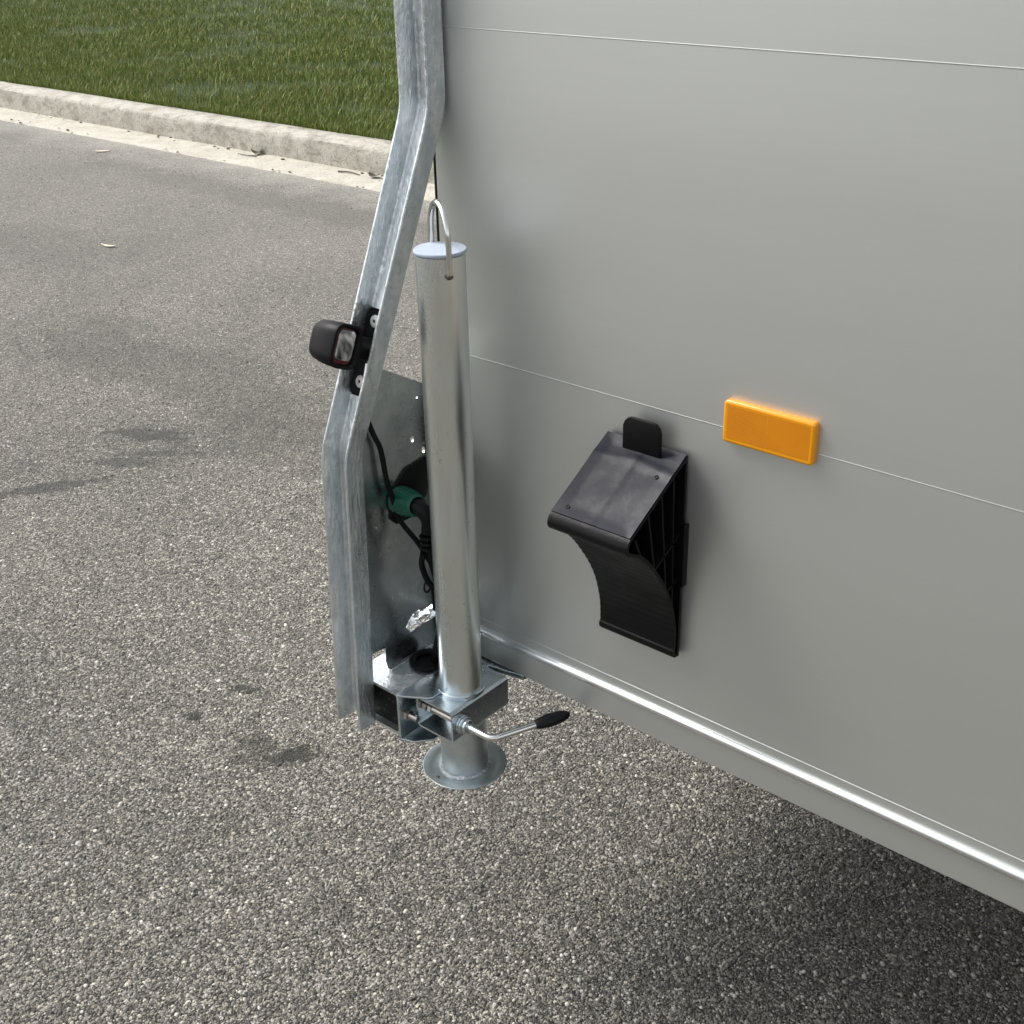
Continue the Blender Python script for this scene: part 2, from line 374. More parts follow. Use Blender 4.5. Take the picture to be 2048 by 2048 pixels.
def spline(pts, k=8):
    pts = [Vector(p) for p in pts]; P = [2 * pts[0] - pts[1]] + pts + [2 * pts[-1] - pts[-2]]; o = []
    for i in range(1, len(P) - 2):
        for j in range(k):
            t = j / k
            o.append(0.5 * ((2 * P[i]) + (-P[i - 1] + P[i + 1]) * t + (2 * P[i - 1] - 5 * P[i] + 4 * P[i + 1] - P[i + 2]) * t * t + (-P[i - 1] + 3 * P[i] - 3 * P[i + 1] + P[i + 2]) * t ** 3))
    o.append(pts[-1]); return o
def tube(path, r, n=14, bm=None):
    bm = bm or bmesh.new(); path = [Vector(p) for p in path]; rr = r if callable(r) else (lambda t: r)
    prev = None; rings = []
    for i, p in enumerate(path):
        d = (path[min(i + 1, len(path) - 1)] - path[max(i - 1, 0)]).normalized()
        if prev is None: u = frame(d)[0]
        else: u = (prev - d * prev.dot(d)).normalized()
        prev = u; v = d.cross(u); q = rr(i / (len(path) - 1))
        rings.append([bm.verts.new(p + u * (q * math.cos(2 * math.pi * k / n)) + v * (q * math.sin(2 * math.pi * k / n))) for k in range(n)])
    for a, b in zip(rings, rings[1:]):
        for k in range(n): bm.faces.new((a[k], a[(k + 1) % n], b[(k + 1) % n], b[k]))
    bm.faces.new(rings[0]); bm.faces.new(rings[-1]); return bm
def mesh_np(name, V, F):
    me = bpy.data.meshes.new(name); V = np.asarray(V, np.float32); F = np.asarray(F, np.int32)
    me.vertices.add(len(V)); me.vertices.foreach_set('co', V.ravel())
    me.loops.add(F.size); me.loops.foreach_set('vertex_index', F.ravel())
    me.polygons.add(len(F)); me.polygons.foreach_set('loop_start', np.arange(0, F.size, F.shape[1], dtype=np.int32))
    me.polygons.foreach_set('loop_total', np.full(len(F), F.shape[1], np.int32)); me.update(calc_edges=True); return me
def struct(o): o['kind'] = 'structure'; return o
def stuff(o): o['kind'] = 'stuff'; return o

# ------------------------------------------------------------------ ground, gutter, kerb, lawn
ZG = -1.5
bm = bmesh.new(); bm.faces.new([bm.verts.new(p) for p in ((-90, -40, ZG), (60, -40, ZG), (60, 3.60, ZG), (-90, 3.60, ZG))])
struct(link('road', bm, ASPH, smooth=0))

def kerb_run(name, prof, m, x0=-60, x1=14, step=0.12, wob=0.006):
    xs = np.arange(x0, x1, step); V = []; n = len(prof)
    from mathutils import noise as mn
    for x in xs:
        for k, (y, z) in enumerate(prof):
            a = mn.noise(Vector((x * 1.7, k * 3.1, 0.0))) * wob + mn.noise(Vector((x * 9, k * 5.3, 4.0))) * wob * 0.5
            b = mn.noise(Vector((x * 2.3, k * 2.7, 9.0))) * wob * 0.4
            V.append((x, y + a, z + b))
    F = [(i * n + k, i * n + k + 1, (i + 1) * n + k + 1, (i + 1) * n + k) for i in range(len(xs) - 1) for k in range(n - 1)]
    me = mesh_np(name, V, F)
    return struct(link(name, me, m, smooth=60))
kerb_run('gutter', [(3.585, ZG - 0.02), (3.590, ZG + 0.002), (3.60, ZG + 0.006), (3.72, ZG + 0.003), (3.87, ZG + 0.010), (3.90, ZG + 0.010)], GUTC)
kerb_run('kerb', [(3.865, ZG - 0.02), (3.868, ZG + 0.05), (3.872, ZG + 0.125), (3.878, ZG + 0.142), (3.895, ZG + 0.150), (3.99, ZG + 0.153), (4.085, ZG + 0.150), (4.105, ZG + 0.12), (4.108, ZG + 0.0)], KERBC, wob=0.008)
bm = bmesh.new(); bm.faces.new([bm.verts.new(p) for p in ((-90, 4.09, ZG + 0.138), (60, 4.09, ZG + 0.138), (60, 120, ZG + 0.9), (-90, 120, ZG + 0.9))])
struct(link('lawn_ground', bm, SOIL, smooth=0))

def grass():
    P = []
    def field(n, x0, x1, y0, y1):
        q = np.stack([RNG.uniform(x0, x1, n), RNG.uniform(y0, y1, n)], 1); return q
    n0 = 300000; yy = 4.10 + 12 * RNG.beta(0.9, 3.2, n0); xx = -3.2 - (yy - 4.1) * 0.3 - RNG.uniform(0, 1, n0) * (8 + (yy - 4.1) * 1.7)
    from mathutils import noise as mn
    keep = np.array([mn.noise((xx[i] * 1.1, yy[i] * 1.6, 0)) + 0.6 * mn.noise((xx[i] * 5, yy[i] * 6, 3)) for i in range(n0)])
    keep = RNG.uniform(0, 1, n0) < np.clip(0.62 + 0.9 * keep, 0.12, 1.0)
    a = np.stack([xx[keep], yy[keep]], 1)
    e = np.stack([RNG.uniform(-16, -3.2, 7000), 4.09 + np.abs(RNG.normal(0, 0.02, 7000))], 1)
    Q = np.concatenate([a, e]); n = len(Q)
    z = ZG + 0.138 + (Q[:, 1] - 4.09) * (0.762 / 115.9)
    h = 0.022 + 0.06 * RNG.beta(1.6, 2.6, n)
    wd = (0.0032 + 0.0007 * (Q[:, 1] - 4.1)) * RNG.uniform(0.7, 1.3, n)
    az = RNG.uniform(0, 2 * np.pi, n); la = RNG.uniform(0, 2 * np.pi, n); lean = RNG.uniform(0.1, 0.9, n) * h
    dx, dy = np.cos(az) * wd / 2, np.sin(az) * wd / 2; lx, ly = np.cos(la) * lean, np.sin(la) * lean
    V = np.stack([np.stack([Q[:, 0] - dx, Q[:, 1] - dy, z], 1), np.stack([Q[:, 0] + dx, Q[:, 1] + dy, z], 1),
                  np.stack([Q[:, 0] + lx * .35 + dx * .8, Q[:, 1] + ly * .35 + dy * .8, z + h * .6], 1), np.stack([Q[:, 0] + lx * .35 - dx * .8, Q[:, 1] + ly * .35 - dy * .8, z + h * .6], 1),
                  np.stack([Q[:, 0] + lx, Q[:, 1] + ly, z + h], 1)], 1).reshape(-1, 3)
    i = np.arange(n)[:, None] * 5
    F = np.concatenate([i + [0, 1, 2], i + [0, 2, 3], i + [3, 2, 4]])
    o = link('grass', mesh_np('grass', V, F), GRASS, smooth=0)
    o['label'] = 'short green grass growing behind the concrete kerb'; o['category'] = 'grass'; stuff(o)
grass()

def pebbles():
    # aggregate standing proud of the binder; thins out with distance from the near edge of the road
    def area(n, x0, x1, y0, y1, s0, s1):
        return np.stack([RNG.uniform(x0, x1, n), RNG.uniform(y0, y1, n), s0 + (s1 - s0) * RNG.beta(1.3, 5, n)], 1)
    Q = np.concatenate([area(64000, -1.5, 1.2, -1.0, 1.0, 0.0013, 0.0074), area(34000, -3.4, -0.4, -0.9, 2.2, 0.0018, 0.0072), area(9000, -7, -0.5, 0.5, 3.5, 0.003, 0.008)])
    n = len(Q); r = Q[:, 2]; K = 6
    el = RNG.uniform(0.6, 1.0, n); rot = RNG.uniform(0, 6.28, n); hh = r * RNG.uniform(0.35, 0.75, n)
    V = np.zeros((n, 2 * K + 1, 3))
    for k in range(K):
        t = 2 * np.pi * k / K
        for lvl, (sr, sz) in enumerate(((1.0, 0.0), (0.72, 0.75))):
            jr = r * sr * RNG.uniform(0.78, 1.18, n)
            x, y = jr * np.cos(t), jr * np.sin(t) * el
            V[:, lvl * K + k, 0] = Q[:, 0] + x * np.cos(rot) - y * np.sin(rot); V[:, lvl * K + k, 1] = Q[:, 1] + x * np.sin(rot) + y * np.cos(rot)
            V[:, lvl * K + k, 2] = ZG - 0.0004 + hh * sz * RNG.uniform(0.75, 1.2, n) * (lvl > 0)
    V[:, 2 * K, 0] = Q[:, 0]; V[:, 2 * K, 1] = Q[:, 1]; V[:, 2 * K, 2] = ZG + hh
    b = np.arange(n)[:, None] * (2 * K + 1); F = []
    for k in range(K):
        j = (k + 1) % K
        F += [b + [k, j, K + j], b + [k, K + j, K + k], b + [K + k, K + j, 2 * K]]
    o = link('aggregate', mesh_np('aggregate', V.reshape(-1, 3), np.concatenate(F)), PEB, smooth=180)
    o['label'] = 'small grey and pale stones standing out of the asphalt surface'; o['category'] = 'gravel'; stuff(o)
pebbles()

# ------------------------------------------------------------------ trailer
TR = thing('cargo_trailer', (1.2, 1.1, ZG), 'grey aluminium sided box trailer with a galvanised steel corner frame', 'trailer')
XL, XR, YP = -0.078, 4.6, 0.08
for k in range(4):
    z0 = -0.9510 + 0.399 * k; z1 = z0 + 0.3989
    pf = [(YP + 0.025, z0), (YP, z0), (YP, z1 - 0.0016), (YP - 0.0004, z1 - 0.0010), (YP - 0.0005, z1 - 0.0006), (YP - 0.0003, z1), (YP + 0.025, z1)]
    link('side_plank', poly_prism(pf, 'x', XL, XR), ALU, TR, smooth=20)
def railprof():
    p = [(YP + 0.03, -0.9518), (YP + 0.0008, -0.9518), (YP, -0.9526), (YP, -0.9655)]
    p += [(YP, -0.9795), (YP, -1.0185), (YP + 0.0012, -1.0200), (YP + 0.03, -1.0200)]
    return p
RAIL = link('bottom_rail', poly_prism(railprof(), 'x', XL, XR), ALU, TR, smooth=30)
bp = [(YP - 0.0065 * math.cos(math.radians(90 - 180 * i / 20)), -0.9725 + 0.0068 * math.sin(math.radians(90 - 180 * i / 20))) for i in range(21)]
link('rail_bead', poly_prism([(YP + 0.003, -0.9657)] + bp + [(YP + 0.003, -0.9793)], 'x', XL + 0.0004, XR), POLISH, RAIL, smooth=60)
link('edge_seal', box(XL - 0.006, XL - 0.0008, YP + 0.001, YP + 0.03, -1.015, 0.64, 0.001), RUBBER, TR)
link('floor_pan', box(XL + 0.004, XR, YP + 0.031, 2.05, -1.018, -0.985), UNDER, TR)
link('end_wall', box(XL - 0.004, XL + 0.02, YP + 0.0315, 2.38, -0.984, 0.645), ALU, TR)
link('far_side_wall', box(XL + 0.021, XR, 2.351, 2.38, -0.984, 0.645), ALU, TR)
link('front_wall', box(XR - 0.03, XR - 0.001, YP + 0.026, 2.35, -0.984, 0.645), ALU, TR)
link('roof', box(XL - 0.01, XR + 0.01, YP - 0.01, 2.40, 0.6455, 0.70, 0.008), ALU, TR)
for wx in (1.75, 2.47):
    wh = link('wheel', lathe((wx, 0.34, -1.18), (0, -1, 0), [(0.16, -0.09), (0.28, -0.085), (0.315, -0.06), (0.32, -0.02), (0.32, 0.02), (0.315, 0.06), (0.28, 0.085), (0.16, 0.09)], 48), RUBBER, TR)
    link('rim', lathe((wx, 0.34, -1.18), (0, -1, 0), [(0.155, 0.0), (0.155, 0.088), (0.14, 0.06), (0.05, 0.07), (0.04, 0.1), (0.0, 0.1)], 32), ZINC2, wh)
    link('axle', box(wx - 0.03, wx + 0.03, 0.4, 2.03, -1.21, -1.15), HOTDIP, TR)
    wh = link('wheel', lathe((wx, 2.12, -1.18), (0, 1, 0), [(0.16, -0.09), (0.28, -0.085), (0.315, -0.06), (0.32, -0.02), (0.32, 0.02), (0.315, 0.06), (0.28, 0.085), (0.16, 0.09)], 48), RUBBER, TR)
# galvanised cross beam (hollow box section, open end towards the road)
bo = rrect(-0.151, -0.053, -1.085, -1.013, 0.009); bi = rrect(-0.1465, -0.0575, -1.0805, -1.0175, 0.006)
link('cross_beam', poly_prism(bo, 'y', -0.071, 2.3, holes=[bi]), HOTDIP, TR)
link('dark_end_fill', poly_prism(rrect(-0.1464, -0.0576, -1.0804, -1.0176, 0.006), 'y', -0.0600, -0.0560), SPECK, TR, label='black sheet added to darken the hollow beam end, dusted with pale specks')  # added sheet: shade inside the open beam end, done as black colour

def corner_post():
    t = 0.0036; x0, x1, D = -0.148, -0.100, 0.034
    cl = []                                                       # outline of the channel, (x, depth)
    def arc(cx, cy, r, a0, a1, n=5): return [(cx + r * math.cos(math.radians(a0 + (a1 - a0) * i / n)), cy + r * math.sin(math.radians(a0 + (a1 - a0) * i / n))) for i in range(n + 1)]
    R0 = 0.0065
    cl += [(x0 + 0.0006, 0.0)]
    cl += arc(x0 + R0, D - R0, R0, 180, 90)
    cl += [(x0 + 0.014, D), (x0 + 0.017, D + 0.003 - 0.006), (x0 + 0.023, D + 0.003 - 0.006), (x0 + 0.026, D)]
    cl += arc(x1 - R0, D - R0, R0, 90, 0)
    cl += [(x1, 0.0015), (x1 - 0.0012, 0.0), (x1 - t + 0.0008, 0.0), (x1 - t, 0.0012)]
    r1 = R0 - t
    cl += arc(x1 - t - r1, D - t - r1, r1, 0, 90)
    cl += [(x0 + 0.028, D - t), (x0 + 0.025, D - t - 0.006), (x0 + 0.015, D - t - 0.006), (x0 + 0.012, D - t)]
    cl += arc(x0 + t + r1, D - t - r1, r1, 90, 180)
    cl += [(x0 + t, 0.0012), (x0 + t - 0.0008, 0.0)]
    def soft(q, s): return s * math.log1p(math.exp(q / s)) if q / s < 30 else q
    def up(z): return soft(z + 0.661, 0.006) - soft(z + 0.243, 0.006)     # height above the kink, until it stands upright again
    def ytip(z): return 0.044 * min(z, -0.661) - 0.06 + 0.315 * up(z)
    def xoff(z): return 0.12 * up(z)
    zs = [-1.078, -1.0, -0.9, -0.8] + [-0.72 + 0.006 * i for i in range(21)] + [-0.5, -0.4, -0.32, -0.29] + [-0.28 + 0.008 * i for i in range(10)] + [-0.1, 0.0, 0.2, 0.42]
    n = len(cl); V = []; F = []
    for z in zs:
        yt = ytip(z)
        for (x, d) in cl: V.append((x + xoff(z), yt + d, z))
    for i in range(len(zs) - 1):
        for k in range(n): F.append((i * n + k, i * n + (k + 1) % n, (i + 1) * n + (k + 1) % n, (i + 1) * n + k))
    bm = bmesh.new(); vs = [bm.verts.new(v) for v in V]
    for f in F: bm.faces.new([vs[i] for i in f])
    tess = tessellate_polygon([[Vector((p[0], p[1], 0)) for p in cl]])
    for base in (0, (len(zs) - 1) * n):
        for tr in tess: bm.faces.new([vs[base + i] for i in tr])
    link('corner_post', bm, HOTDIP, TR, smooth=35, label='bent galvanised steel channel leaning in above its kink')
    return ytip
YTIP = corner_post()

# gusset plate between post and panel, with its holes
foilhole = [(0.000, -0.958), (0.008, -0.970), (0.068, -0.968), (0.068, -0.941), (0.046, -0.946), (0.030, -0.943), (0.018, -0.941), (0.006, -0.950)]
plate = [(-0.034, -0.547), (0.135, -0.645), (0.135, -1.0125), (-0.036, -1.0125), (-0.041, -1.006), (-0.043, -0.995), (-0.042, -0.972), (-0.074, -0.968), (-0.074, -0.80), (-0.062, -0.66), (-0.040, -0.565)]
sock = [(0.055, -0.708), (0.066, -0.714), (0.066, -0.738), (0.053, -0.766), (0.025, -0.788), (-0.006, -0.787), (-0.016, -0.776), (-0.014, -0.758), (0.000, -0.728), (0.019, -0.713)]
link('gusset_plate', poly_prism(plate, 'x', -0.1085, -0.1055, holes=[foilhole, circ(0.036, -0.675, 0.0038, 14, 1.3), circ(0.056, -0.698, 0.0034, 14, 1.4), circ(0.050, -0.619, 0.0016, 10)]), SHEETZ, TR, smooth=35)
link('socket', poly_prism(sock, 'x', -0.118, -0.1015, bev=0.001), BLACKP, TR, label='black round-edged socket body behind the green plug')
link('plate_weld', tube(spline([(-0.1035, -0.036, -1.0118), (-0.1033, 0.0, -1.0117), (-0.1036, 0.04, -1.0118)], 6), 0.0016, 8), WELD, TR)
# crumpled bright foil tucked behind the cut-out
bm = bmesh.new(); rnd = random.Random(3); N = 16; g = []
for i in range(N):
    row = []
    for j in range(10):
        row.append(bm.verts.new((-0.122 + rnd.uniform(-0.009, 0.009), -0.008 + 0.085 * i / (N - 1) + rnd.uniform(-0.002, 0.002), -0.978 + 0.042 * j / 9 + rnd.uniform(-0.002, 0.002))))
    g.append(row)
for i in range(N - 1):
    for j in range(9):
        a, b, c, d = g[i][j], g[i + 1][j], g[i + 1][j + 1], g[i][j + 1]
        if rnd.random() < .5: bm.faces.new((a, b, c)); bm.faces.new((a, c, d))
        else: bm.faces.new((a, b, d)); bm.faces.new((b, c, d))
link('foil_lining', bm, FOIL, TR, smooth=25)
# small bracket under the panel
link('floor_bracket', poly_prism([(-0.0525, 0.052), (-0.017, 0.061), (-0.013, 0.0725), (0.043, 0.0845), (0.043, 0.16), (-0.0525, 0.16)], 'z', -1.031, -1.0225, bev=0.0008), ZINC2, TR)
link('bracket_web', poly_prism([(-0.052, -1.0222), (-0.0175, -1.0222), (-0.0175, -1.018), (-0.036, -0.990), (-0.052, -0.990)], 'y', 0.064, 0.067), ZINC2, TR)
# rubber grommet where the cables enter the beam
def torus(c, R_, r, n=36, m=12, sy=1.0):
    bm = bmesh.new(); V = [[bm.verts.new((c[0] + (R_ + r * math.cos(2 * math.pi * j / m)) * math.cos(2 * math.pi * i / n), c[1] + (R_ + r * math.cos(2 * math.pi * j / m)) * math.sin(2 * math.pi * i / n), c[2] + sy * r * math.sin(2 * math.pi * j / m))) for j in range(m)] for i in range(n)]
    for i in range(n):
        for j in range(m): bm.faces.new((V[i][j], V[(i + 1) % n][j], V[(i + 1) % n][(j + 1) % m], V[i][(j + 1) % m]))
    return bm
link('grommet', torus((-0.076, 0.012, -1.0085), 0.0225, 0.0052), RUBBER, TR)
link('grommet_floor', lathe((-0.076, 0.012, -1.0125), (0, 0, 1), [(0.021, 0), (0.021, 0.0012), (0, 0.0012)]), BLACKP, TR)
for (yy, zz) in ((-0.05, -0.78), (-0.03, -0.90)):
    link('rivet', lathe((-0.1056, yy + 0.01, zz), (1, 0, 0), [(0.0022, 0), (0.0018, 0.001), (0, 0.0014)], 12), SHEETZ, TR)

# ------------------------------------------------------------------ cable loom and plug
CB = thing('electric_plug', (-0.05, 0.0, -0.80), 'green collared black plug and its cables behind the upright steel tube', 'plug')
link('collar', lathe((-0.1010, 0.000, -0.7510), (0.045, -0.007, 0.006), [(0.017, 0), (0.0195, 0.002), (0.0190, 0.020), (0.0150, 0.041), (0.0125, 0.0425), (0.0125, 0.036)], 40), GREEN, CB)
bm = bmesh.new()
for k in range(30):
    a = 2 * math.pi * k / 30; u, v, d = frame((0.045, -0.007, 0.006)); c = Vector((-0.1010, 0.0, -0.7510)); e = u * math.cos(a) + v * math.sin(a)
    tube([c + d * 0.004 + e * 0.0194, c + d * 0.020 + e * 0.0190, c + d * 0.038 + e * 0.0155], 0.0007, 5, bm)
link('collar_rib', bm, GREEN, CB)
link('elbow', tube(spline([(-0.066, -0.005, -0.747), (-0.054, -0.006, -0.748), (-0.046, -0.004, -0.756), (-0.044, -0.002, -0.768), (-0.046, -0.002, -0.782)], 6), lambda t: 0.0115 - 0.002 * t, 18), BLACKP, CB)
bm = bmesh.new()
for i, z in enumerate((-0.786, -0.794, -0.802)):
    lathe((-0.047, -0.002, z), (0, 0, -1), [(0.0085, 0), (0.0118, 0.001), (0.0118, 0.0055), (0.0085, 0.0065)], 8, bm)
link('strain_relief', bm, BLACKP, CB)
link('main_cable', tube(spline([(-0.047, -0.002, -0.800), (-0.046, 0.004, -0.835), (-0.041, 0.010, -0.88), (-0.044, 0.012, -0.93), (-0.058, 0.014, -0.98), (-0.066, 0.014, -1.006)], 8), 0.0062, 12), RUBBER, CB)
link('thin_cable', tube(spline([(-0.104, -0.050, -0.60), (-0.098, -0.040, -0.64), (-0.096, -0.031, -0.665), (-0.094, -0.026, -0.712), (-0.092, -0.018, -0.746), (-0.088, -0.012, -0.775), (-0.072, 0.002, -0.808), (-0.056, 0.006, -0.832), (-0.046, 0.012, -0.852)], 8), 0.0037, 10), RUBBER, CB)
link('looped_cable', tube(spline([(-0.050, -0.010, -0.812), (-0.058, -0.006, -0.835), (-0.055, 0.000, -0.862), (-0.046, 0.004, -0.876), (-0.040, 0.004, -0.90)], 8), 0.0042, 10), RUBBER, CB)
link('cable_clip', tube([Vector((-0.056 + 0.0, 0.0 + 0.0065 * math.cos(a), -0.872 + 0.0085 * math.sin(a))) for a in [i * 2 * math.pi / 18 for i in range(19)]], 0.0013, 8), BLACKP, CB)
link('cable_tail', tube([(-0.045, 0.0, -0.872), (-0.044, 0.0, -0.905)], 0.003, 8), BLACKP, CB)

# ------------------------------------------------------------------ support stand
ST = thing('support_stand', (0, 0, -1.152), 'upright galvanised tube stand clamped to the beam, foot raised off the asphalt', 'stand')
TC = (0.002, -0.002)
link('outer_tube', lathe((TC[0], TC[1], -1.075), (0, 0, 1), [(0.0293, 0), (0.03, 0.0005), (0.03, 0.6815), (0.0293, 0.682)], 96), ZINC, ST, smooth=50)
link('cap', lathe((TC[0], TC[1], -0.3925), (0, 0, 1), [(0.0305, 0), (0.0316, 0.0008), (0.0318, 0.0035), (0.0310, 0.0045), (0, 0.0048)], 64), CAPP, ST, smooth=50)
hd = Vector((0.0300, -0.0165, 0)).normalized()
def hp(s, z): return Vector((TC[0], TC[1], z)) + hd * s
arch = [hp(0.0338 * math.cos(a), -0.372 + 0.0375 * math.sin(a)) for a in [math.pi * i / 20 for i in range(21)]]
hpath = [hp(0.0335, -0.412), hp(0.0338, -0.39)] + arch + [hp(-0.0338, -0.39), hp(-0.0335, -0.412)]
link('lift_handle', tube(hpath, 0.0037, 16), CHROME, ST)
from mathutils import noise as mn
for s in (1, -1):
    bm = bmesh.new()
    bmesh.ops.create_icosphere(bm, subdivisions=3, radius=1, matrix=Matrix.Translation(hp(0.0315 * s, -0.414)) @ Matrix.Diagonal((0.0052, 0.0052, 0.0040, 1)))
    for v in bm.verts: v.co += Vector((1, 1, 1)) * mn.noise(v.co * 400) * 0.0008
    link('handle_weld', bm, BURN, ST)
link('inner_tube', lathe((TC[0], TC[1], -1.148), (0, 0, 1), [(0.0335, 0), (0.0335, 0.085), (0.032, 0.086), (0, 0.086)], 96), FOOTZ, ST, smooth=50)
link('foot_plate', lathe((0.0, 0.0, -1.153), (0, 0, 1), [(0, 0), (0.050, 0), (0.0605, 0.0035), (0.0612, 0.0055), (0.0600, 0.0062), (0.049, 0.0032), (0.034, 0.0032), (0.0335, 0.0036), (0, 0.0036)], 96), FOOTZ, ST, smooth=50)
link('foot_hole', lathe((-0.009, -0.0475, -1.1500), (0, 0, 1), [(0.0032, 0), (0.0032, 0.00035), (0.0, 0.0004)], 16), BURN, ST)
bm = torus((TC[0], TC[1], -1.1475), 0.0345, 0.0030, 80, 10, 1.2)
for v in bm.verts: v.co += Vector((v.co.x, v.co.y, 0.01)).normalized() * (mn.noise(v.co * 260) * 0.0016); v.co.z += mn.noise(v.co * 300 + Vector((5, 5, 5))) * 0.0010
link('foot_weld', bm, WELD, ST)
bo = rrect(-0.033, 0.0365, -1.063, -1.013, 0.006); bi = rrect(-0.0302, 0.0337, -1.0602, -1.0158, 0.0042)
link('clamp_box', poly_prism(bo, 'y', -0.0575, 0.0575, holes=[bi]), ZINC2, ST, smooth=35)
def ring_part(r0, r1, z0, z1, a0, a1, n=40):
    bm = bmesh.new(); prev = None; first = None
    for i in range(n + 1):
        a = math.radians(a0 + (a1 - a0) * i / n); c, s = math.cos(a), math.sin(a)
        q = [bm.verts.new((TC[0] + r * c, TC[1] + r * s, z)) for r, z in ((r0, z0), (r1, z0), (r1, z1 - 0.0012), (r1 - 0.0012, z1), (r0, z1))]
        if prev:
            for k in range(5): bm.faces.new((prev[k], prev[(k + 1) % 5], q[(k + 1) % 5], q[k]))
        else: first = q
        prev = q
    bm.faces.new(first); bm.faces.new(prev); return bm
link('tube_collar', ring_part(0.0302, 0.0343, -1.0128, -1.0065, -115, 60), ZINC2, ST)
# folded clamp bracket bolted to the beam
link('clamp_bracket', poly_prism([(-0.0528, -0.076), (-0.0490, -0.076), (-0.0490, 0.055), (-0.0528, 0.055)], 'z', -1.087, -1.010, bev=0.0006), ZINC2, ST)
link('bracket_top_flange', poly_prism([(-0.0489, -0.077), (-0.014, -0.0555), (-0.0085, -0.049), (-0.0085, -0.031), (-0.031, -0.0135), (-0.0489, 0.030)], 'z', -1.0125, -1.0095, bev=0.0006), ZINC2, ST)
link('bracket_bottom_flange', poly_prism([(-0.0489, -0.077), (-0.030, -0.070), (-0.012, -0.048), (-0.010, 0.03), (-0.0489, 0.03)], 'z', -1.0865, -1.0835, bev=0.0006), ZINC2, ST)
def hexnut(p, d, af, h, m, parent, name='nut', bore=0.0):
    u, v, d = frame(d); p = Vector(p); bm = bmesh.new()
    prof = [(0.93, 0.0), (1.0, 0.12), (1.0, 0.88), (0.90, 1.0)]; R_ = af / math.sqrt(3); rings = []
    for s, t in prof: rings.append([bm.verts.new(p + d * (h * t) + (u * math.cos(math.radians(60 * k + 12)) + v * math.sin(math.radians(60 * k + 12))) * R_ * s) for k in range(6)])
    for a, b in zip(rings, rings[1:]):
        for k in range(6): bm.faces.new((a[k], a[(k + 1) % 6], b[(k + 1) % 6], b[k]))
    bm.faces.new(rings[0]); bm.faces.new(rings[-1])
    return link(name, bm, m, parent, smooth=0)
hexnut((-0.0488, -0.0635, -1.0470), (1, 0, 0), 0.0150, 0.0075, BOLT, ST)
link('bolt', lathe((-0.0488, -0.0635, -1.0470), (1, 0, 0), [(0.0046, 0), (0.0046, 0.022), (0.0038, 0.0235), (0, 0.0235)], 20), BOLT, ST)
hexnut((-0.0292, -0.0450, -1.0330), (1, 0, 0), 0.0140, 0.0080, BOLT, ST)
hexnut((-0.0190, -0.0450, -1.0330), (1, 0, 0), 0.0130, 0.0065, ZINC2, ST)
link('spindle', lathe((-0.0305, -0.0450, -1.0330), (1, 0, 0), [(0.0042, 0), (0.0042, 0.0185), (0.0056, 0.019), (0.0056, 0.062)], 20), BOLT, ST)
# locking lever
CY, CZ = -0.0405, -1.0375
for i, (xa, r_, t_) in enumerate(((0.0366, 0.0128, 0.0034), (0.0408, 0.0122, 0.0036), (0.0452, 0.0102, 0.0052))):
    link('washer', lathe((xa, CY, CZ), (1, 0, 0), [(r_ - 0.0008, 0), (r_, 0.0008), (r_, t_ - 0.0008), (r_ - 0.0008, t_), (0, t_)], 32), ZINC2, ST, smooth=50)
lev = [Vector((0.048, CY, CZ)), Vector((0.080, CY, CZ)), Vector((0.090, CY + 0.002, CZ + 0.0002)), Vector((0.0975, CY + 0.0095, CZ + 0.001)), Vector((0.124, 0.027, CZ + 0.003))]
GD = (lev[4] - lev[3]).normalized(); lev[4] = lev[3] + GD * 0.092
path = [lev[0], lev[1]] + [((1 - t) ** 2 * lev[1] + 2 * t * (1 - t) * Vector((0.0935, CY, CZ)) + t * t * lev[3]) for t in [i / 8 for i in range(1, 9)]] + [lev[4]]
LV = link('lever', tube(path, 0.0047, 20), CHROME, ST)
gd = GD
link('grip', lathe(lev[3] + gd * 0.054, gd, [(0.0052, 0), (0.0062, 0.0008), (0.0075, 0.006), (0.0092, 0.018), (0.0094, 0.028), (0.0082, 0.040), (0.0058, 0.0485), (0.0030, 0.0525), (0, 0.0535)], 32), GRIP, LV, smooth=60)

# ------------------------------------------------------------------ marker lamp
ML = thing('marker_lamp', (-0.125, -0.07, -0.545), 'black rubber outline lamp with clear lens, bolted inside the bent steel post', 'lamp')
XO = 0.0165
U = Vector((0.12, 0.315, 1)).normalized(); W = Vector((0, 1, -0.315)).normalized(); U2 = Vector((0, 0.44, 1)).normalized(); W2 = Vector((0, 1, -0.44)).normalized()
def uvx(x, u, v, c): return Vector((x + XO, c[0], c[1])) + U * u + W * v
def uvb(x, u, v, c): return Vector((x + XO, c[0], c[1])) + U2 * u + W2 * v
def rr_ring(bm, x, hu, hv, r, c, n=6):
    return [bm.verts.new(uvb(x, p[0], p[1], c)) for p in rrect(-hu, hu, -hv, hv, r, n)]
def skin(rings, bm, cap0=True, cap1=True):
    for a, b in zip(rings, rings[1:]):
        m_ = len(a)
        for k in range(m_): bm.faces.new((a[k], a[(k + 1) % m_], b[(k + 1) % m_], b[k]))
    if cap0: bm.faces.new(rings[0])
    if cap1: bm.faces.new(rings[-1])
cF, cB = (-0.0835, -0.5060), (-0.0810, -0.5070)
bm = bmesh.new()
